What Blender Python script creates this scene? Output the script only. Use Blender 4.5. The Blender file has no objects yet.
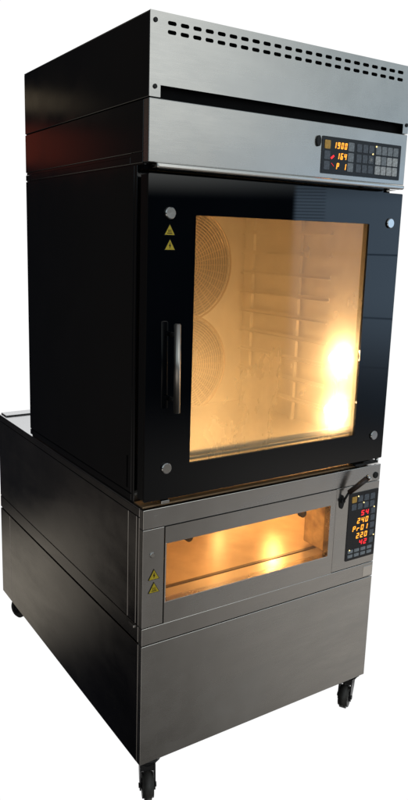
import bpy, bmesh, math, random
from mathutils import Vector, Matrix, Euler
random.seed(4)
S = bpy.context.scene
COL = S.collection
H0 = 0.14                                   # height of the casters: the cabinet starts here

# ------------------------------------------------------------------ camera
cam_d = bpy.data.cameras.new('camera')
cam = bpy.data.objects.new('camera', cam_d)
COL.objects.link(cam)
cam.location = (-0.97923, -1.76604, 1.64832 + H0)
cam.rotation_euler = (1.37463952, -0.0263978940, -0.565285654)
cam_d.sensor_fit = 'VERTICAL'
cam_d.sensor_height = 36.0
cam_d.lens = 36.0 * 718.98 / 800.0
cam_d.shift_x = (204.0 - 190.458) / 800.0
cam_d.shift_y = -(400.0 - 384.606) / 800.0
cam_d.clip_start = 0.01
cam_d.clip_end = 200.0
S.camera = cam

# ------------------------------------------------------------------ world: white ground behind, dim workshop in front
W = bpy.data.worlds.new('World')
S.world = W
W.use_nodes = True
wt = W.node_tree
for n in list(wt.nodes):
    wt.nodes.remove(n)


def wm(op, a, b=None, clamp=False):
    n = wt.nodes.new('ShaderNodeMath')
    n.operation = op
    n.use_clamp = clamp
    for i, v in enumerate((a, b)):
        if v is None:
            continue
        if isinstance(v, (int, float)):
            n.inputs[i].default_value = v
        else:
            wt.links.new(v, n.inputs[i])
    return n.outputs[0]


def ws(x, a, b):
    """smooth step: 0 at a, 1 at b (a may be larger than b)"""
    n = wt.nodes.new('ShaderNodeMapRange')
    n.interpolation_type = 'SMOOTHSTEP'
    lo, hi, t0, t1 = (a, b, 0, 1) if a < b else (b, a, 1, 0)
    n.inputs['From Min'].default_value = lo
    n.inputs['From Max'].default_value = hi
    n.inputs['To Min'].default_value = t0
    n.inputs['To Max'].default_value = t1
    wt.links.new(x, n.inputs['Value'])
    return n.outputs['Result']


def band(x, a0, a1, b0, b1):
    return wm('MULTIPLY', ws(x, a0, a1), ws(x, b1, b0))


def wmix(fac, c0, c1):
    n = wt.nodes.new('ShaderNodeMix')
    n.data_type = 'RGBA'
    wt.links.new(fac, n.inputs[0])
    for i, c in ((6, c0), (7, c1)):
        if isinstance(c, tuple):
            n.inputs[i].default_value = (*c, 1)
        else:
            wt.links.new(c, n.inputs[i])
    return n.outputs[2]


tc = wt.nodes.new('ShaderNodeTexCoord')
sx = wt.nodes.new('ShaderNodeSeparateXYZ')
wt.links.new(tc.outputs['Generated'], sx.inputs[0])
az = wm('MULTIPLY', wm('ARCTAN2', sx.outputs[0], sx.outputs[1]), 180 / math.pi)     # 0 = straight behind the oven, 90 = its right
el = wm('MULTIPLY', wm('ARCSINE', sx.outputs[2]), 180 / math.pi)
absaz = wm('ABSOLUTE', az)
front = ws(absaz, 95, 110)
# room in front of the oven: pale ceiling above, dim floor below, a window on one side
low = wmix(ws(az, 153, 132), (0.140, 0.132, 0.121), (0.50, 0.468, 0.43))
low = wmix(ws(el, -28, -46), low, (0.03, 0.028, 0.026))
c = wmix(ws(el, -19, -11), low, (0.006, 0.009, 0.014))
c = wmix(ws(el, 3.2, 5.5), c, wmix(ws(az, 152, 134), (1.28, 1.31, 1.27), (0.42, 0.50, 0.54)))
c = wmix(ws(el, 30, 60), c, (0.25, 0.27, 0.29))
win = wm('MULTIPLY', band(az, 118, 124, 139.4, 139.9), band(el, -17, -6, 3, 6))
grid = band(wm('FRACT', wm('MULTIPLY', el, 4.2)), 0.30, 0.42, 0.62, 0.74)
winc = wmix(wm('MULTIPLY', grid, band(az, 137.2, 137.5, 139.9, 140.0)), (0.80, 1.12, 1.50), (0.42, 0.58, 0.78))
for e0 in (-0.6, -5.4, -9.2):
    winc = wmix(wm('MULTIPLY', band(el, e0 - .10, e0 - .03, e0 + .03, e0 + .10), ws(az, 137.3, 137.1)), winc, (0.3, 0.45, 0.65))
winc = wmix(ws(el, -3, -11), winc, (0.36, 0.47, 0.62))
c = wmix(win, c, winc)
front_c = c
# left of the oven: dark, a reddish something high up, dull floor low down
lc = wmix(wm('MULTIPLY', band(el, 4.8, 5.8, 7.6, 8.4), ws(az, -32, -21)), (0.010, 0.011, 0.014), (0.30, 0.055, 0.034))
lc = wmix(wm('MULTIPLY', band(el, 9.0, 9.3, 10.2, 10.6), ws(az, -27, -20)), lc, (0.34, 0.27, 0.18))
lc = wmix(wm('MULTIPLY', band(el, -33, -28, -25, -20), ws(az, -28, -20)), lc, (0.36, 0.33, 0.28))
lc = wmix(ws(az, -17.5, -30), lc, wmix(ws(el, -33, -20), (0.004, 0.004, 0.005), (0.035, 0.031, 0.028)))
back_white = band(az, -3, 4, 86, 96)
c = wmix(front, lc, front_c)
c = wmix(back_white, c, (1.02, 1.02, 1.02))
bg = wt.nodes.new('ShaderNodeBackground')
wt.links.new(c, bg.inputs['Color'])
bg.inputs['Strength'].default_value = 1.0
wo = wt.nodes.new('ShaderNodeOutputWorld')
wt.links.new(bg.outputs[0], wo.inputs['Surface'])

S.view_settings.view_transform = 'Standard'
S.view_settings.look = 'None'
S.view_settings.exposure = 0.0
S.view_settings.gamma = 1.0
S.render.engine = 'CYCLES'
S.cycles.max_bounces = 10
S.cycles.transparent_max_bounces = 12

# ------------------------------------------------------------------ materials


def base_mat(name):
    m = bpy.data.materials.new(name)
    m.use_nodes = True
    return m, m.node_tree, m.node_tree.nodes['Principled BSDF']


def noise(nt, scale, vec_scale=(1, 1, 1), detail=4, rough=0.55):
    t = nt.nodes.new('ShaderNodeTexCoord')
    mp = nt.nodes.new('ShaderNodeMapping')
    mp.inputs['Scale'].default_value = vec_scale
    nt.links.new(t.outputs['Object'], mp.inputs['Vector'])
    n = nt.nodes.new('ShaderNodeTexNoise')
    n.inputs['Scale'].default_value = scale
    n.inputs['Detail'].default_value = detail
    n.inputs['Roughness'].default_value = rough
    nt.links.new(mp.outputs[0], n.inputs['Vector'])
    return n.outputs['Fac']


def remap(nt, v, a, b, c, d):
    n = nt.nodes.new('ShaderNodeMapRange')
    n.inputs['From Min'].default_value = a
    n.inputs['From Max'].default_value = b
    n.inputs['To Min'].default_value = c
    n.inputs['To Max'].default_value = d
    nt.links.new(v, n.inputs['Value'])
    return n.outputs['Result']


def ramp(nt, v, stops):
    n = nt.nodes.new('ShaderNodeValToRGB')
    e = n.color_ramp.elements
    while len(e) < len(stops):
        e.new(0.5)
    for k, (p, col) in enumerate(stops):
        e[k].position = p
        e[k].color = (*col, 1)
    nt.links.new(v, n.inputs['Fac'])
    return n.outputs['Color']


def add_bump(nt, b, h, strength, dist=0.002):
    n = nt.nodes.new('ShaderNodeBump')
    n.inputs['Strength'].default_value = strength
    n.inputs['Distance'].default_value = dist
    nt.links.new(h, n.inputs['Height'])
    nt.links.new(n.outputs[0], b.inputs['Normal'])


def steel(name, col, rough, brush=(2, 40, 160), smudge=0.08, metallic=1.0, wear=0.45, bump=0.003):
    m, nt, b = base_mat(name)
    b.inputs['Metallic'].default_value = metallic
    big = noise(nt, 2.6, (1, 1, 1), 6, 0.6)
    fine = noise(nt, 6.0, brush, 3, 0.6)
    lo = tuple(x * (1 - 0.3 * wear) for x in col)
    hi = tuple(min(1, x * 1.1) for x in col)
    nt.links.new(ramp(nt, big, [(0.3, lo), (0.7, hi)]), b.inputs['Base Color'])
    wipe = noise(nt, 3.0, (1.2, 1.2, 5.0), 7, 0.68)
    lines = noise(nt, 9.0, (1, 1, 55), 2, 0.5)
    w1 = nt.nodes.new('ShaderNodeMath')
    w1.operation = 'ADD'
    nt.links.new(remap(nt, wipe, 0.35, 0.68, -0.05 * wear, 0.07 * wear), w1.inputs[0])
    nt.links.new(remap(nt, lines, 0.3, 0.7, -0.02 * wear, 0.02 * wear), w1.inputs[1])
    w2 = nt.nodes.new('ShaderNodeMath')
    w2.operation = 'ADD'
    nt.links.new(w1.outputs[0], w2.inputs[0])
    add = nt.nodes.new('ShaderNodeMath')
    add.operation = 'ADD'
    nt.links.new(remap(nt, big, 0.3, 0.7, rough - smudge, rough + smudge), add.inputs[0])
    nt.links.new(remap(nt, fine, 0.3, 0.7, -0.012, 0.012), add.inputs[1])
    nt.links.new(add.outputs[0], w2.inputs[1])
    nt.links.new(w2.outputs[0], b.inputs['Roughness'])
    add_bump(nt, b, fine, bump, 0.0006)
    return m


def plain(name, col, rough=0.5, metallic=0.0, spec=0.5, var=0.12, scale=30, rv=0.05):
    m, nt, b = base_mat(name)
    f = noise(nt, scale, (1, 1, 1), 4)
    nt.links.new(ramp(nt, f, [(0.3, tuple(x * (1 - var) for x in col)), (0.7, tuple(min(1, x * (1 + var)) for x in col))]), b.inputs['Base Color'])
    nt.links.new(remap(nt, f, 0.3, 0.7, max(0.0, rough - rv), min(1, rough + rv)), b.inputs['Roughness'])
    b.inputs['Metallic'].default_value = metallic
    b.inputs['Specular IOR Level'].default_value = spec
    return m


def glow(name, col, strength):
    m, nt, b = base_mat(name)
    b.inputs['Base Color'].default_value = (0.02, 0.02, 0.02, 1)
    b.inputs['Emission Color'].default_value = (*col, 1)
    f = noise(nt, 300, (1, 1, 1), 2)
    nt.links.new(remap(nt, f, 0.3, 0.7, strength * 0.95, strength * 1.05), b.inputs['Emission Strength'])
    return m


M_steel = steel('brushed_steel', (0.57, 0.565, 0.55), 0.27, wear=0.6)
M_trim = steel('brushed_steel_trim', (0.54, 0.53, 0.515), 0.24)
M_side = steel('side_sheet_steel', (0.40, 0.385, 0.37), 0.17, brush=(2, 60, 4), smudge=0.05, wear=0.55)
M_top = steel('top_sheet_steel', (0.55, 0.56, 0.57), 0.22, brush=(60, 2, 2))
M_black = plain('black_sheet', (0.006, 0.0065, 0.008), 0.11, 0.0, 0.6, 0.15, 6, 0.03)  # one near-black base colour for body, sides and hood
M_void = plain('recess_shade_pivot_black', (0.003, 0.003, 0.0035), 0.7, 0.0, 0.1)  # near black puts recess shade into the colour; also the dark pivots
M_glass_black = plain('black_enamelled_glass', (0.0022, 0.003, 0.0045), 0.012, 0.0, 0.5, 0.2, 4, 0.006)
M_edge = plain('black_door_edge', (0.010, 0.010, 0.011), 0.4, 0.0, 0.3)
M_chrome = steel('polished_steel', (0.66, 0.65, 0.63), 0.16, brush=(30, 30, 30), smudge=0.04)
M_handle = steel('satin_steel_bar', (0.55, 0.52, 0.48), 0.34, brush=(60, 60, 3), smudge=0.04)
M_yellow = plain('yellow_sticker', (0.62, 0.46, 0.03), 0.45, 0, 0.4)
M_ink = plain('black_print', (0.008, 0.008, 0.008), 0.5, 0, 0.3)
M_panel = plain('dark_membrane_panel', (0.011, 0.013, 0.018), 0.3, 0, 0.45, 0.1, 40)
M_key = plain('grey_membrane_key', (0.30, 0.33, 0.36), 0.42, 0, 0.4, 0.45, 170)
M_key_dark = plain('dark_membrane_key', (0.13, 0.15, 0.18), 0.42, 0, 0.4, 0.45, 170)
M_key_pale = plain('pale_membrane_key', (0.60, 0.62, 0.63), 0.42, 0, 0.4, 0.45, 170)
M_key_symbol = plain('pale_key_print', (0.42, 0.44, 0.45), 0.5, 0, 0.3)
M_key_amber = plain('amber_membrane_key', (0.75, 0.43, 0.09), 0.42, 0, 0.4, 0.25, 120)
M_amber = glow('amber_display_segment', (1.0, 0.36, 0.03), 1.9)
M_red = glow('red_display_segment', (1.0, 0.02, 0.03), 1.7)
M_led = glow('lit_yellow_indicator', (1.0, 0.80, 0.35), 1.6)
M_rubber = plain('black_rubber', (0.012, 0.012, 0.012), 0.5, 0, 0.4)
M_tyre = plain('worn_dark_tyre', (0.05, 0.046, 0.042), 0.5, 0, 0.4, 0.3, 40)
M_fork = plain('black_caster_metal', (0.012, 0.012, 0.013), 0.4, 0.0, 0.4)
M_grip = plain('dark_brown_grip', (0.030, 0.016, 0.010), 0.35, 0, 0.5, 0.3, 60)
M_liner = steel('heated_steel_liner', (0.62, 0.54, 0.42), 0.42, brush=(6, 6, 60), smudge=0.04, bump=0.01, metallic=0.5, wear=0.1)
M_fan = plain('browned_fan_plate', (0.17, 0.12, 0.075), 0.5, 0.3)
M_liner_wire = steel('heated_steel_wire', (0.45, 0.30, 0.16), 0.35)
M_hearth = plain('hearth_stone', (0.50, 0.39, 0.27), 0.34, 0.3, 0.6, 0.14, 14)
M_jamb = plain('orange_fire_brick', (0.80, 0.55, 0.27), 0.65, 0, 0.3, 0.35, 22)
M_sill = steel('sill_steel', (0.66, 0.60, 0.50), 0.32, brush=(3, 60, 60), metallic=0.6)
M_ledge = steel('warm_glow_ledge', (0.55, 0.36, 0.2), 0.35, metallic=0.4)  # tan colour stands in for warm lamp light leaking onto the steel
M_bulb = glow('lit_oven_lamp', (1.0, 0.66, 0.33), 230.0)
M_bulb_fill = glow('added_oven_fill', (1.0, 0.65, 0.30), 150.0)  # unseen lamps added to brighten the upper chamber
M_bulb_deck = glow('lit_deck_lamp', (1.0, 0.54, 0.19), 400.0)
M_bulb_deck_fill = glow('added_deck_fill', (1.0, 0.54, 0.19), 270.0)  # unseen lamp added to light the jamb and hearth
M_bulb_dim = glow('lit_rear_deck_lamp', (1.0, 0.56, 0.22), 130.0)


def pane_mat(name, haze, tint, gloss=0.5):
    """oven glass with a baked-on film: clear, plus a scattering film that lights up near the lamps"""
    m = bpy.data.materials.new(name)
    m.use_nodes = True
    nt = m.node_tree
    b = nt.nodes['Principled BSDF']
    nt.nodes.remove(b)
    out = nt.nodes['Material Output']
    tr = nt.nodes.new('ShaderNodeBsdfTransparent')
    tr.inputs['Color'].default_value = (0.93, 0.90, 0.84, 1)
    tl = nt.nodes.new('ShaderNodeBsdfTranslucent')
    tl.inputs['Color'].default_value = (*tint, 1)
    big = noise(nt, 2.4, (1.5, 1, 1.0), 7, 0.55)
    streak = noise(nt, 4.0, (9, 4, 1.6), 5, 0.7)
    ad = nt.nodes.new('ShaderNodeMath')
    ad.operation = 'ADD'
    nt.links.new(remap(nt, big, 0.3, 0.7, haze * 0.55, haze * 1.35), ad.inputs[0])
    nt.links.new(remap(nt, streak, 0.3, 0.7, -haze * 0.03, haze * 0.05), ad.inputs[1])
    mx = nt.nodes.new('ShaderNodeMixShader')
    nt.links.new(ad.outputs[0], mx.inputs[0])
    nt.links.new(tr.outputs[0], mx.inputs[1])
    nt.links.new(tl.outputs[0], mx.inputs[2])
    gl = nt.nodes.new('ShaderNodeBsdfGlossy')
    gl.inputs['Roughness'].default_value = 0.04
    fr = nt.nodes.new('ShaderNodeFresnel')
    fr.inputs['IOR'].default_value = 1.5
    geo = nt.nodes.new('ShaderNodeNewGeometry')
    inv = nt.nodes.new('ShaderNodeMath')            # only the outer face of the sheet mirrors
    inv.operation = 'SUBTRACT'
    inv.inputs[0].default_value = 1.0
    nt.links.new(geo.outputs['Backfacing'], inv.inputs[1])
    mul = nt.nodes.new('ShaderNodeMath')
    mul.operation = 'MULTIPLY'
    nt.links.new(fr.outputs[0], mul.inputs[0])
    nt.links.new(inv.outputs[0], mul.inputs[1])
    mx2 = nt.nodes.new('ShaderNodeMixShader')
    nt.links.new(mul.outputs[0], mx2.inputs[0])
    nt.links.new(mx.outputs[0], mx2.inputs[1])
    nt.links.new(gl.outputs[0], mx2.inputs[2])
    nt.links.new(mx2.outputs[0], out.inputs['Surface'])
    return m


M_pane = pane_mat('filmed_oven_glass', 0.225, (0.95, 0.89, 0.78))
M_pane_deck = pane_mat('thin_filmed_oven_glass', 0.035, (0.95, 0.86, 0.70))

# ------------------------------------------------------------------ mesh helpers (x right, y back, z up from the cabinet's foot)


class MB:
    def __init__(self):
        self.bm = bmesh.new()

    def box(self, x0, x1, y0, y1, z0, z1, bev=0.0, seg=1):
        t = bmesh.new()
        bmesh.ops.create_cube(t, size=1.0)
        for v in t.verts:
            v.co = Vector((x0 + (v.co.x + .5) * (x1 - x0), y0 + (v.co.y + .5) * (y1 - y0), z0 + (v.co.z + .5) * (z1 - z0)))
        if bev > 0:
            bmesh.ops.bevel(t, geom=list(t.edges), offset=bev, segments=seg, affect='EDGES', profile=0.5)
        return self.merge(t)

    def merge(self, t):
        me = bpy.data.meshes.new('tmp')
        t.to_mesh(me)
        t.free()
        self.bm.from_mesh(me)
        bpy.data.meshes.remove(me)
        return self

    def cyl(self, p, q, r0, r1=None, seg=24, bev=0.0):
        p, q = Vector(p), Vector(q)
        t = bmesh.new()
        d = q - p
        bmesh.ops.create_cone(t, cap_ends=True, segments=seg, radius1=r0, radius2=r0 if r1 is None else r1, depth=d.length)
        if bev > 0:
            ed = [e for e in t.edges if len(e.link_faces) == 2 and any(len(f.verts) > 4 for f in e.link_faces)]
            bmesh.ops.bevel(t, geom=ed, offset=bev, segments=2, affect='EDGES')
        rot = Vector((0, 0, 1)).rotation_difference(d.normalized()).to_matrix().to_4x4()
        bmesh.ops.transform(t, matrix=Matrix.Translation((p + q) / 2) @ rot, verts=t.verts)
        for f in t.faces:
            f.smooth = len(f.verts) == 4
        return self.merge(t)

    def ball(self, c, r, scale=(1, 1, 1)):
        t = bmesh.new()
        bmesh.ops.create_uvsphere(t, u_segments=20, v_segments=12, radius=r)
        for v in t.verts:
            v.co = Vector((v.co.x * scale[0] + c[0], v.co.y * scale[1] + c[1], v.co.z * scale[2] + c[2]))
        for f in t.faces:
            f.smooth = True
        return self.merge(t)

    def torus(self, c, R, r, n=64, k=8, axis='y'):
        t = bmesh.new()
        vs = []
        for i in range(n):
            a = 2 * math.pi * i / n
            row = []
            for j in range(k):
                b = 2 * math.pi * j / k
                u = R + r * math.cos(b)
                w = r * math.sin(b)
                if axis == 'y':
                    co = (c[0] + u * math.cos(a), c[1] + w, c[2] + u * math.sin(a))
                else:
                    co = (c[0] + w, c[1] + u * math.cos(a), c[2] + u * math.sin(a))
                row.append(t.verts.new(co))
            vs.append(row)
        for i in range(n):
            for j in range(k):
                f = t.faces.new((vs[i][j], vs[(i + 1) % n][j], vs[(i + 1) % n][(j + 1) % k], vs[i][(j + 1) % k]))
                f.smooth = True
        bmesh.ops.recalc_face_normals(t, faces=t.faces)
        return self.merge(t)

    def plate(self, outer, holes, y0, y1):
        """flat plate in the x-z plane with holes, from y0 (front) to y1"""
        t = bmesh.new()
        edges = []
        for loop in [outer] + holes:
            vs = [t.verts.new((x, y0, z)) for x, z in loop]
            for i in range(len(vs)):
                edges.append(t.edges.new((vs[i], vs[(i + 1) % len(vs)])))
        bmesh.ops.triangle_fill(t, use_beauty=True, use_dissolve=False, edges=edges, normal=(0, -1, 0))
        g = bmesh.ops.extrude_face_region(t, geom=list(t.faces))
        bmesh.ops.translate(t, vec=(0, y1 - y0, 0), verts=[v for v in g['geom'] if isinstance(v, bmesh.types.BMVert)])
        bmesh.ops.recalc_face_normals(t, faces=t.faces)
        return self.merge(t)

    def poly(self, pts, y0, y1):
        return self.plate(pts, [], y0, y1)

    def sheet(self, pts, off):
        """small flat prism on the front plane given absolute 3-D points and an offset vector"""
        t = bmesh.new()
        f = t.faces.new([t.verts.new(p) for p in pts])
        g = bmesh.ops.extrude_face_region(t, geom=[f])
        bmesh.ops.translate(t, vec=off, verts=[v for v in g['geom'] if isinstance(v, bmesh.types.BMVert)])
        bmesh.ops.recalc_face_normals(t, faces=t.faces)
        return self.merge(t)

    def build(self, name, mat, parent, label=None):
        """links the collected shapes as one mesh object under parent"""
        me = bpy.data.meshes.new(name)
        o = bpy.data.objects.new(name, me)
        root = parent
        while root.parent:
            root = root.parent
        bb = [v.co.copy() for v in self.bm.verts]
        lo = Vector([min(v[i] for v in bb) for i in range(3)])
        hi = Vector([max(v[i] for v in bb) for i in range(3)])
        ctr = (lo + hi) / 2
        bmesh.ops.translate(self.bm, vec=-ctr, verts=self.bm.verts)
        self.bm.to_mesh(me)
        self.bm.free()
        me.materials.append(mat)
        COL.objects.link(o)
        o.parent = parent
        world = ctr + Vector((0, 0, H0))
        o['_w'] = tuple(world)
        pw = Vector(parent['_w'])
        o.location = world - pw
        if label:
            o['label'] = label
        return o


def thing(name, loc, label, cat, group=None):
    o = bpy.data.objects.new(name, None)
    o.empty_display_size = 0.1
    COL.objects.link(o)
    w = Vector(loc) + Vector((0, 0, H0))
    o.location = w
    o['_w'] = tuple(w)
    o['label'] = label
    o['category'] = cat
    if group:
        o['group'] = group
    return o


def rect(x0, x1, z0, z1):
    return [(x0, z0), (x1, z0), (x1, z1), (x0, z1)]


def rrect(x0, x1, z0, z1, r, n=5):
    pts = []
    for cx, cz, a0 in ((x1 - r, z0 + r, -90), (x1 - r, z1 - r, 0), (x0 + r, z1 - r, 90), (x0 + r, z0 + r, 180)):
        for k in range(n + 1):
            a = math.radians(a0 + 90 * k / n)
            pts.append((cx + r * math.cos(a), cz + r * math.sin(a)))
    return pts


SEG = {'0': 'abcdef', '1': 'bc', '2': 'abged', '3': 'abgcd', '4': 'fgbc', '5': 'afgcd', '6': 'afgedc', '7': 'abc',
       '8': 'abcdefg', '9': 'abcdfg', 'P': 'abefg', 'r': 'eg', '-': 'g', ' ': ''}


def digits(text, x0, x1, zc, h, y):
    """seven-segment text, slanted, on the plane y"""
    mb = MB()
    n = len(text)
    pitch = (x1 - x0) / n
    w = pitch * 0.62
    t = h * 0.15
    sl = 0.14
    for i, ch in enumerate(text):
        ox = x0 + pitch * i + pitch * 0.12
        for s in SEG[ch]:
            r = {'a': (t * .3, w - t * .3, h - t, h), 'd': (t * .3, w - t * .3, 0, t), 'g': (t * .3, w - t * .3, h / 2 - t / 2, h / 2 + t / 2),
                 'f': (0, t, h / 2 + t * .2, h - t * .3), 'b': (w - t, w, h / 2 + t * .2, h - t * .3),
                 'e': (0, t, t * .3, h / 2 - t * .2), 'c': (w - t, w, t * .3, h / 2 - t * .2)}[s]
            pts = [(r[0], r[2]), (r[1], r[2]), (r[1], r[3]), (r[0], r[3])]
            mb.poly([(ox + a + sl * b, zc - h / 2 + b) for a, b in pts], y - 0.0006, y + 0.0006)
    return mb


def warning_triangle(parent, cx, cz, s, y, kind):
    tri = lambda k: [(cx - s * k / 2, cz - s * .29 * k), (cx + s * k / 2, cz - s * .29 * k), (cx, cz + s * .58 * k)]
    b = MB().poly(tri(1.0), y - 0.001, y).build('warning_sticker', M_ink, parent)
    MB().poly(tri(0.86), y - 0.0018, y - 0.0005).build('sticker_face', M_yellow, b)
    m = MB()
    if kind == 'bolt':
        k = s
        m.poly([(cx + .03 * k, cz + .30 * k), (cx - .09 * k, cz + .02 * k), (cx - .01 * k, cz + .04 * k), (cx - .03 * k, cz - .17 * k),
                (cx + .09 * k, cz + .10 * k), (cx + .01 * k, cz + .09 * k)], y - 0.0026, y - 0.0014)
    else:
        for dx in (-.11, 0, .11):
            q = [(-.02, -.05), (.01, .0), (-.02, .06), (.0, .14), (.03, .14), (.01, .06), (.04, .0), (.01, -.05)]
            m.poly([(cx + (dx + a) * s, cz + b2 * s) for a, b2 in q], y - 0.0026, y - 0.0014)
        m.box(cx - .22 * s, cx + .22 * s, y - 0.0026, y - 0.0014, cz - .15 * s, cz - .10 * s)
    m.build('sticker_symbol', M_ink, b)
    return b


# ================================================================== 1. base cabinet on casters
base = thing('base_cabinet', (0.5, 0.68, -H0), 'low plain steel cabinet on black casters under the two ovens', 'cabinet')
b = MB()
b.box(0.004, 0.996, 0.022, 1.355, 0.004, 0.412)
b.build('carcass', M_void, base)
MB().box(0.0, 1.0, 0.0, 0.022, 0.0, 0.4165, 0.0016, 2).build('front_panel', M_steel, base)
MB().box(0.0, 0.0035, 0.0225, 1.2325, 0.0, 0.4155, 0.001).box(0.0, 0.0035, 1.2355, 1.361, 0.0, 0.4155, 0.001).build('side_panel', M_side, base)
MB().box(0.9965, 1.0, 0.0225, 1.361, 0.0, 0.4155, 0.001).build('side_panel', M_side, base)
MB().box(0.004, 0.996, 1.3555, 1.36, 0.0, 0.4155).build('back_panel', M_side, base)
MB().box(0.01, 0.99, 0.03, 1.35, 0.0, 0.0035).build('bottom_plate', M_void, base)


def caster(x, y, rz):
    """swivel caster; the wheel trails behind the swivel pin"""
    R = Matrix.Rotation(math.radians(rz), 3, 'Z')

    def P(a, bb, z):
        v = R @ Vector((a, bb, 0))
        return (x + v.x, y + v.y, z)
    zc = -H0 + 0.046
    f = MB()
    f.cyl(P(0, 0, -0.008), P(0, 0, 0.0), 0.047)
    f.cyl(P(0, 0, -0.030), P(0, 0, -0.008), 0.032, 0.044)
    o = R @ Vector((0.004, 0, 0))
    for sd in (-1, 1):
        q = [(-0.034, -0.020), (0.034, -0.020), (0.046, zc + 0.016), (0.044, zc - 0.012), (0.034, zc - 0.020), (0.020, zc - 0.014), (-0.012, zc + 0.022)]
        f.sheet([P(sd * 0.0235 - 0.002, yy, zz) for yy, zz in q], o)
    q = [P(-0.0255, -0.034, -0.0205), P(0.0255, -0.034, -0.0205), P(0.0255, 0.034, -0.0205), P(-0.0255, 0.034, -0.0205)]
    f.sheet(q, Vector((0, 0, -0.022)))
    f.cyl(P(-0.029, 0.033, zc), P(0.029, 0.033, zc), 0.008, seg=14)
    cs = f.build('caster', M_fork, base)
    MB().cyl(P(-0.0185, 0.033, zc), P(0.0185, 0.033, zc), 0.046, seg=48, bev=0.007).build('tyre', M_tyre, cs)
    MB().cyl(P(-0.0200, 0.033, zc), P(0.0200, 0.033, zc), 0.024, seg=28, bev=0.003).build('wheel_hub', M_fork, cs)


caster(0.052, 0.045, 156)
caster(0.967, 0.052, 122)
caster(0.080, 1.300, 20)
caster(0.950, 1.315, 185)

# ================================================================== 2. deck oven
deck = thing('deck_oven', (0.5, 0.68, 0.4175), 'wide steel deck oven with a low glowing window and side lever', 'oven')
Z0, Z1 = 0.4180, 0.8620
# housing: shell around the baking chamber
h = MB()
h.box(0.004, 0.996, 0.9, 1.357, Z0, Z1 - 0.004)
h.box(0.004, 0.996, 0.03, 0.9, Z0, 0.518)
h.box(0.004, 0.996, 0.03, 0.9, 0.775, Z1 - 0.004)
h.box(0.004, 0.02, 0.03, 0.9, 0.518, 0.775)
h.box(0.97, 0.996, 0.03, 0.9, 0.518, 0.775)
h.build('housing', M_void, deck)
MB().box(0.0, 1.0, 0.024, 1.361, Z1 - 0.0035, Z1, 0.001).build('top_plate', M_top, deck)
tt = MB().box(0.0, 1.0, 0.0, 0.0235, 0.8000, Z1 + 0.0002, 0.0016, 2).build('top_trim', M_trim, deck)
MB().cyl((0.976, -0.004, 0.822), (0.976, 0.001, 0.822), 0.012, seg=24, bev=0.0015).build('plug', M_rubber, tt, 'black oval plug near the right end')
bt = MB().box(0.0, 1.0, 0.0, 0.0235, Z0 + 0.001, 0.4765, 0.0016, 2).build('bottom_trim', M_trim, deck)
MB().box(0.949, 0.995, -0.0016, 0.0005, 0.425, 0.464, 0.0005).build('type_plate', M_chrome, bt, 'small plain metal plate at the right end')
fp = MB().box(0.0, 0.0745, 0.0, 0.0235, 0.4785, 0.7985, 0.0012, 2).build('front_plate', M_trim, deck)
MB().cyl((0.033, -0.004, 0.716), (0.033, 0.001, 0.716), 0.0085, bev=0.0015).build('screw', M_chrome, fp)
warning_triangle(fp, 0.0395, 0.646, 0.040, -0.0004, 'bolt')
warning_triangle(fp, 0.0400, 0.603, 0.040, -0.0004, 'heat')

# deck door with its window
fr = MB()
fr.plate(rect(0.0765, 0.7815, 0.4790, 0.7985), [rect(0.0815, 0.757, 0.551, 0.7435)], -0.003, 0.0235)
dd = fr.build('deck_door', M_trim, deck)
MB().box(0.079, 0.760, 0.012, 0.016, 0.549, 0.746).build('window_pane', M_pane_deck, dd)
e = MB()
e.box(0.0815, 0.757, -0.0042, 0.004, 0.5475, 0.5508, 0.0006)
e.box(0.0782, 0.0812, -0.0042, 0.004, 0.5475, 0.7455, 0.0006)
e.build('window_bead', M_chrome, dd)

# baking chamber seen through the window
ch = MB()
ch.box(0.021, 0.969, 0.105, 0.89, 0.519, 0.530)
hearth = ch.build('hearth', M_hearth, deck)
MB().box(0.0215, 0.969, 0.031, 0.090, 0.519, 0.541, 0.002).build('chamber_sill', M_sill, deck)
MB().box(0.0215, 0.787, 0.0905, 0.1045, 0.519, 0.5435, 0.001).build('hearth_gap_shade', M_grip, deck, 'dark strip standing in for the shaded gap before the hearth')  # raised dark strip added in place of the gap's shade
l = MB()
l.box(0.0205, 0.969, 0.889, 0.899, 0.5305, 0.770)
l.box(0.0205, 0.024, 0.17, 0.888, 0.5305, 0.770)
l.box(0.965, 0.9695, 0.17, 0.888, 0.5305, 0.770)
l.box(0.0205, 0.969, 0.031, 0.888, 0.7705, 0.7745)
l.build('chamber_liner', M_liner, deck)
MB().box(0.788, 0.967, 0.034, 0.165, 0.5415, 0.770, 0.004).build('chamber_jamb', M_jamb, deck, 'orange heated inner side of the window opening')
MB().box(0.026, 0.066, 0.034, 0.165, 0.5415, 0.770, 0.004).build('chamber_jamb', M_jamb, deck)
for x, y, z in ((0.187, 0.030, 0.727), (0.690, 0.060, 0.702)):
    MB().cyl((x, y, z), (x, y + 0.02, z), 0.014, seg=24, bev=0.002).box(x - 0.003, x + 0.003, y + 0.004, y + 0.012, z, 0.7704).build('flap_pivot', M_void, deck)
for x, y, mb in ((0.90, 0.47, M_bulb_deck), (0.76, 0.68, M_bulb_dim), (0.36, 0.085, M_bulb_deck_fill)):  # the last, front one is added out of view to light the jamb
    lb = MB().cyl((x, y, 0.752), (x, y, 0.770), 0.022).build('lamp_holder', M_liner_wire, deck)
    MB().ball((x, y, 0.738), 0.016).build('lamp_bulb', mb, lb)

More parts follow.
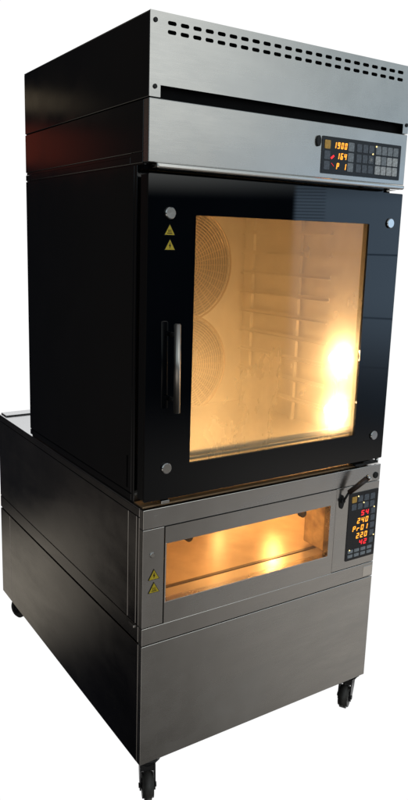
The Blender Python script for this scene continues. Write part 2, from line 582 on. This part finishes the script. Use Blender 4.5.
# control plate on the right
cp = MB().box(0.7855, 1.0, 0.0, 0.0235, 0.4785, 0.7985, 0.0012, 2).build('control_plate', M_trim, deck)
pn = MB().plate(rrect(0.8490, 0.9965, 0.5075, 0.7690, 0.004), [], -0.0022, 0.0005).build('control_panel', M_panel, deck)
PX0, PX1, PZ0, PZ1 = 0.8490, 0.9965, 0.5075, 0.7690


def key(parent, u, v, w, hh, box, mat, y):
    x0, x1, z0, z1 = box
    cx = x0 + u * (x1 - x0)
    cz = z1 - v * (z1 - z0)
    o = MB().plate(rrect(cx - w / 2, cx + w / 2, cz - hh / 2, cz + hh / 2, min(w, hh) * .12, 3), [], y - 0.0008, y + 0.0003).build('key', mat, parent)
    return o


def led(parent, u, v, box, mat, y, r=0.0026):
    x0, x1, z0, z1 = box
    cx = x0 + u * (x1 - x0)
    cz = z1 - v * (z1 - z0)
    MB().cyl((cx, y - 0.0014, cz), (cx, y, cz), r, seg=12).build('indicator_light', mat, parent)


bx = (PX0, PX1, PZ0, PZ1)
Y = -0.0026
for r_, v in ((0, 0.095), (1, 0.205)):
    for k, u in enumerate((0.17, 0.38, 0.59, 0.80)):
        key(pn, u, v, 0.024, 0.0235, bx, M_key_amber if (r_ == 0 and k == 0) else M_key_dark, Y)
for v in (0.315, 0.42, 0.53, 0.645, 0.76):
    key(pn, 0.85, v, 0.022, 0.0225, bx, M_key_dark, Y)
for v in (0.865, 0.935):
    for k, u in enumerate((0.15, 0.37, 0.59, 0.81)):
        key(pn, u, v, 0.025, 0.0125, bx, M_key, Y)


def zl(v):
    return PZ1 - v * (PZ1 - PZ0)


def xl(u):
    return PX0 + u * (PX1 - PX0)


digits('54', xl(.42), xl(.72), zl(.318), 0.0195, Y).build('display', M_red, pn)
digits('240', xl(.30), xl(.72), zl(.425), 0.0205, Y).build('display', M_amber, pn)
digits('Pr01', xl(.16), xl(.72), zl(.535), 0.0205, Y).build('display', M_amber, pn)
digits('220', xl(.30), xl(.72), zl(.648), 0.0205, Y).build('display', M_amber, pn)
digits('42', xl(.42), xl(.72), zl(.758), 0.0195, Y).build('display', M_red, pn)
for u, v in ((0.30, 0.055), (0.50, 0.165), (0.88, 0.262), (0.93, 0.690), (0.12, 0.842)):
    led(pn, u, v, bx, M_led, Y)

# steam lever
oval = [(0.811 + 0.011 * math.cos(a * math.pi / 12), 0.747 + 0.026 * math.sin(a * math.pi / 12)) for a in range(24)]
lv = MB()
lv.poly(oval, -0.004, 0.0003)
lv.cyl((0.811, -0.012, 0.752), (0.811, -0.002, 0.752), 0.008, seg=20)
lv.cyl((0.811, -0.010, 0.752), (0.826, -0.020, 0.788), 0.0042, seg=14)
lever = lv.build('lever', M_rubber, deck)
p0, p1 = Vector((0.824, -0.019, 0.784)), Vector((0.882, -0.048, 0.838))
MB().cyl(p0, p1, 0.0092, 0.0108, seg=24, bev=0.002).build('grip', M_grip, lever)
MB().cyl(p1, p1 + (p1 - p0).normalized() * 0.012, 0.0114, 0.0108, seg=24, bev=0.002).build('end_cap', M_chrome, lever, 'bright steel cap at the tip')

# sides and rear of the deck oven
for xs, nm in ((0.0, 'side_panel'), (0.9965, 'side_panel')):
    s = MB()
    s.box(xs, xs + 0.0035, 0.0945, 1.361, 0.4785, Z1 - 0.030, 0.001)
    s.box(xs, xs + 0.0035, 0.0240, 1.361, Z1 - 0.0275, Z1 - 0.004, 0.001)
    s.box(xs, xs + 0.0035, 0.0415, 0.0920, 0.4785, Z1 - 0.030, 0.001)
    s.box(xs, xs + 0.0035, 0.0240, 0.0390, 0.4785, Z1 - 0.030, 0.001)
    s.build(nm, M_side, deck)
    MB().box(xs, xs + 0.0035, 0.0240, 1.361, 0.4230, 0.4755, 0.001).build('side_strip', M_side, deck)
MB().box(-0.004, 0.0005, 0.045, 0.080, 0.462, 0.470, 0.001).build('side_catch', M_chrome, deck)
MB().box(0.004, 0.996, 1.3575, 1.361, Z0, Z1 - 0.004).build('back_panel', M_side, deck)
MB().box(0.012, 0.150, 1.290, 1.3575, Z1 - 0.001, Z1 + 0.006, 0.002, 2).build('flue_cover', M_top, deck)

# ================================================================== 3. convection oven
conv = thing('convection_oven', (0.5, 0.47, 0.8625), 'tall black convection oven with glowing glass door and slotted steel hood', 'oven')
YB = 0.949
# body around the baking chamber (chamber x .05-.93, y .062-.80, z .95-1.77)
bd = MB()
bd.box(0.004, 0.046, 0.075, YB - 0.004, 0.872, 1.852)
bd.box(0.934, 0.996, 0.075, YB - 0.004, 0.872, 1.852)
bd.box(0.046, 0.934, 0.81, YB - 0.004, 0.872, 1.852)
bd.box(0.046, 0.934, 0.075, 0.81, 0.872, 0.944)
bd.box(0.046, 0.934, 0.075, 0.81, 1.772, 1.852)
bd.box(0.006, 0.994, 0.08, YB - 0.006, 0.8623, 0.8718)
bd.build('body', M_black, conv)
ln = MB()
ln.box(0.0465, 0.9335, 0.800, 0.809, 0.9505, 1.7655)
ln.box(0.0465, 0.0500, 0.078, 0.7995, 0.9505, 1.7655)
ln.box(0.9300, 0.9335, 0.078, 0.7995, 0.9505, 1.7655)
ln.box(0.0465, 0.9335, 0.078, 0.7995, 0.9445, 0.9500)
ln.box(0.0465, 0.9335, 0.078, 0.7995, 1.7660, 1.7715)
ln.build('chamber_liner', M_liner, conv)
for cx, cz, R in ((0.600, 1.555, 0.235), (0.605, 1.135, 0.215)):
    g = MB()
    k = 20
    for i in range(1, k + 1):
        g.torus((cx, 0.770, cz), R * i / k, 0.0024 if i < k else 0.005, 72, 6)
    for i in range(36):
        a = 2 * math.pi * i / 36
        g.cyl((cx, 0.772, cz), (cx + R * math.cos(a), 0.772, cz + R * math.sin(a)), 0.0018, seg=6)
    fg = g.build('fan_guard', M_liner_wire, conv)
    MB().cyl((cx, 0.782, cz), (cx, 0.799, cz), R * 0.97, seg=64).build('fan_opening', M_fan, fg)
rk = MB()
for y in (0.70, 0.40):
    rk.box(0.900, 0.914, y, y + 0.018, 0.951, 1.765)
for i in range(9):
    z = 1.03 + 0.082 * i
    rk.box(0.885, 0.899, 0.22, 0.76, z, z + 0.004)  # runners added to imitate bands reflected in the door glass
    rk.box(0.8955, 0.899, 0.22, 0.76, z + 0.004, z + 0.016)
rk.build('tray_rack', M_liner, conv)
rk = MB()
for y in (0.70, 0.40):
    rk.box(0.066, 0.080, y, y + 0.018, 0.951, 1.765)
for i in range(9):
    z = 1.03 + 0.082 * i
    rk.box(0.081, 0.095, 0.22, 0.76, z, z + 0.004)
rk.build('tray_rack', M_liner, conv)
for x, z in ((0.786, 1.264), (0.779, 1.077)):
    lp = MB().cyl((x + 0.018, 0.052, z), (0.9295, 0.110, z), 0.016, bev=0.003).build('lamp_holder', M_liner_wire, conv)
    MB().ball((x, 0.052, z), 0.021, (1.1, 1, 1)).build('lamp_bulb', M_bulb, lp)
for z in (1.150, 1.010):  # added pair, hidden by the door border, to fill the chamber with light
    lp = MB().cyl((0.0505, 0.29, z), (0.085, 0.29, z), 0.020, bev=0.003).build('lamp_holder', M_liner_wire, conv)
    MB().ball((0.106, 0.29, z), 0.023, (1.1, 1, 1)).build('lamp_bulb', M_bulb_fill, lp)

# door: black glass sheet with a clear window
dr = MB()
dr.plate(rrect(0.0015, 0.9995, 0.8865, 1.828, 0.004), [rrect(0.158, 0.850, 0.988, 1.7225, 0.003)], 0.0, 0.008)
door = dr.build('door', M_glass_black, conv)
MB().plate(rect(0.0035, 0.9975, 0.8885, 1.8265), [rect(0.150, 0.870, 0.975, 1.735)], 0.0085, 0.046).build('door_frame', M_edge, door)
MB().box(0.152, 0.868, 0.014, 0.019, 0.977, 1.733).build('window_pane', M_pane, door)
MB().box(0.158, 0.850, 0.0195, 0.034, 0.9905, 1.0000, 0.001).box(0.158, 0.85, 0.024, 0.030, 1.002, 1.018).build('drip_rail', M_sill, door)
for x, z in ((0.071, 1.725), (0.946, 1.728), (0.075, 0.984), (0.947, 0.978)):
    MB().cyl((x, -0.007, z), (x, 0.0005, z), 0.0165, seg=32, bev=0.002).build('glass_bolt', M_chrome, door)
warning_triangle(door, 0.0705, 1.675, 0.037, -0.0004, 'heat')
warning_triangle(door, 0.0720, 1.634, 0.037, -0.0004, 'bolt')
hb = MB().cyl((0.0865, -0.036, 1.159), (0.0825, -0.036, 1.419), 0.0098, seg=32, bev=0.002)
handle = hb.build('handle', M_handle, door)
for z in (1.195, 1.385):
    MB().cyl((0.0845, -0.028, z), (0.0845, 0.0005, z), 0.007, seg=18).build('handle_post', M_edge, handle)
MB().box(0.060, 0.088, -0.004, 0.020, 0.8735, 0.8835, 0.001).build('hinge_block', M_chrome, conv)
MB().box(0.862, 0.976, -0.006, 0.030, 0.8715, 0.8785, 0.0015).box(0.905, 0.940, -0.004, 0.010, 0.8788, 0.8835, 0.001).build('hinge_block', M_rubber, conv, 'long dark hinge plate under the door corner')
MB().cyl((0.935, 0.012, 1.8285), (0.935, 0.012, 1.8410), 0.0085, seg=20).build('hinge_pin', M_chrome, conv)
MB().cyl((0.988, 0.012, 0.8665), (0.988, 0.012, 0.8835), 0.007, seg=20).build('hinge_pin', M_chrome, conv)
MB().box(0.010, 0.99, 0.022, 0.079, 0.8624, 0.8645, 0.0005).build('front_ledge', M_ledge, conv, 'steel ledge under the door, warm lamp light put into its colour')

# control fascia over the door
fa = MB()
fa.box(0.0, 1.0, 0.0, 0.030, 1.8570, 2.0215, 0.0022, 2)
fascia = fa.build('control_fascia', M_steel, conv)
MB().box(0.022, 0.993, -0.012, 0.029, 1.8405, 1.8568, 0.006, 3).build('fascia_lip', M_chrome, fascia)
MB().box(0.004, 0.996, 0.031, YB - 0.004, 1.853, 2.0205).build('fascia_body', M_black, conv)
MB().box(0.004, 0.996, 0.0305, 0.06, 1.8405, 1.8525).build('header_rail', M_void, conv)
oval = [(0.6005 + 0.0085 * math.cos(a * math.pi / 12), 1.966 + 0.0165 * math.sin(a * math.pi / 12)) for a in range(24)]
MB().poly(oval, -0.006, 0.0005).build('lock_plug', M_rubber, conv)
X0, X1, A0, A1 = 0.6170, 0.9715, 1.8710, 1.9835
cpn = MB().plate(rrect(X0, X1, A0, A1, 0.003), [], -0.0022, 0.0005).build('control_panel', M_panel, conv)
bx = (X0, X1, A0, A1)
rows = (0.215, 0.50, 0.775)
for r_, v in enumerate(rows):
    key(cpn, 0.062, v, 0.024, 0.026, bx, M_key_amber if r_ == 0 else M_key_dark, Y)
    key(cpn, 0.350, v, 0.025, 0.027, bx, M_key, Y)
    for u in (0.452, 0.530, 0.606):
        key(cpn, u, v, 0.0225, 0.025, bx, M_key_dark, Y)
    for k, u in enumerate((0.700, 0.776, 0.852, 0.928)):
        key(cpn, u, v, 0.0235, 0.027, bx, M_key if (r_ == 0 or (r_ == 1 and k == 1)) else M_key_pale, Y)


def xa(u):
    return X0 + u * (X1 - X0)


def za(v):
    return A1 - v * (A1 - A0)


digits('1900', xa(.130), xa(.305), za(.215), 0.0195, Y).build('display', M_amber, cpn)
digits('164', xa(.174), xa(.305), za(.50), 0.0195, Y).build('display', M_amber, cpn)
digits('P', xa(.174), xa(.174 + .131 / 3), za(.775), 0.0195, Y).build('display', M_amber, cpn)
digits('1', xa(.174 + .262 / 3), xa(.305), za(.775), 0.0195, Y).build('display', M_amber, cpn)
m = MB()
m.poly([(xa(.105), za(.56)), (xa(.118), za(.60)), (xa(.150), za(.52)), (xa(.140), za(.48))], Y - 0.0006, Y + 0.0004)
m.poly([(xa(.118), za(.70)), (xa(.124), za(.72)), (xa(.150), za(.79)), (xa(.144), za(.77))], Y - 0.0006, Y + 0.0004)
m.build('indicator_mark', M_red, cpn)
m = MB()
for a in range(3):
    q = a * math.pi / 3 + 0.3
    dx, dz = 0.0075 * math.cos(q), 0.0075 * math.sin(q)
    ex, ez = -0.0011 * math.sin(q), 0.0011 * math.cos(q)
    yy = Y - 0.0016 - 0.0002 * a
    m.poly([(xa(.606) - dx - ex, za(.5) - dz - ez), (xa(.606) + dx - ex, za(.5) + dz - ez), (xa(.606) + dx + ex, za(.5) + dz + ez), (xa(.606) - dx + ex, za(.5) - dz + ez)], yy, Y - 0.0004)
m.build('key_symbol', M_key_symbol, cpn)
for u, v in ((0.668, 0.115), (0.628, 0.335)):
    led(cpn, u, v, bx, M_led, Y)

# slotted hood
out = [(0.0, 2.0245), (0.034, 2.0245), (0.034, 2.0555), (0.974, 2.0545), (0.974, 2.0245), (1.0, 2.0245), (1.0, 2.2370), (0.0, 2.2370)]
holes = []
for i in range(23):
    x = 0.0665 + (0.9425 - 0.0665) * i / 22
    for z in (2.2130, 2.1905):
        holes.append(rrect(x - 0.0135, x + 0.0135, z - 0.0052, z + 0.0052, 0.0050, 4))
hf = MB().plate(out, holes, 0.0, 0.003)
hood = hf.build('hood', M_steel, conv)
MB().box(0.004, 0.996, 0.020, YB - 0.004, 2.0225, 2.2325).build('hood_body', M_void, hood)
MB().box(0.0, 1.0, 0.0035, YB, 2.2335, 2.2370, 0.001).build('hood_top', M_black, hood)
for x, z in ((0.0155, 2.214), (0.017, 2.0505), (0.9905, 2.0520), (0.9905, 2.214)):
    MB().cyl((x, -0.0035, z), (x, 0.0005, z), 0.0062, seg=16, bev=0.001).build('screw', M_rubber, hood)
for xs in (0.0, 0.9965):
    MB().box(xs, xs + 0.0035, 0.0035, YB, 2.0245, 2.2330, 0.001).build('hood_side', M_black, hood)

# side sheets of the convection oven
for xs in (0.0, 0.9965):
    s = MB()
    s.box(xs, xs + 0.0035, 0.0315, YB, 1.8865, 2.0210, 0.001)
    s.box(xs, xs + 0.0035, 0.0315, 0.1040, 1.8570, 1.8860, 0.001)
    s.box(xs, xs + 0.0035, 0.1045, YB, 1.8570, 1.8770, 0.001)
    s.box(xs, xs + 0.0035, 0.0625, 0.0775, 0.8700, 1.8530, 0.001)
    s.box(xs, xs + 0.0035, 0.0795, YB, 0.8930, 1.8530, 0.001)
    s.box(xs, xs + 0.0035, 0.0795, YB, 0.8700, 0.8905, 0.001)
    s.build('side_panel', M_black, conv)
MB().box(-0.0012, 0.0006, 0.1020, 0.1080, 0.905, 1.006).build('side_slit', M_void, conv)  # raised black strip stands in for a shaded slit
MB().box(0.004, 0.996, YB - 0.0038, YB, 0.872, 2.232).build('back_panel', M_black, conv)

for o in bpy.data.objects:
    if '_w' in o:
        del o['_w']
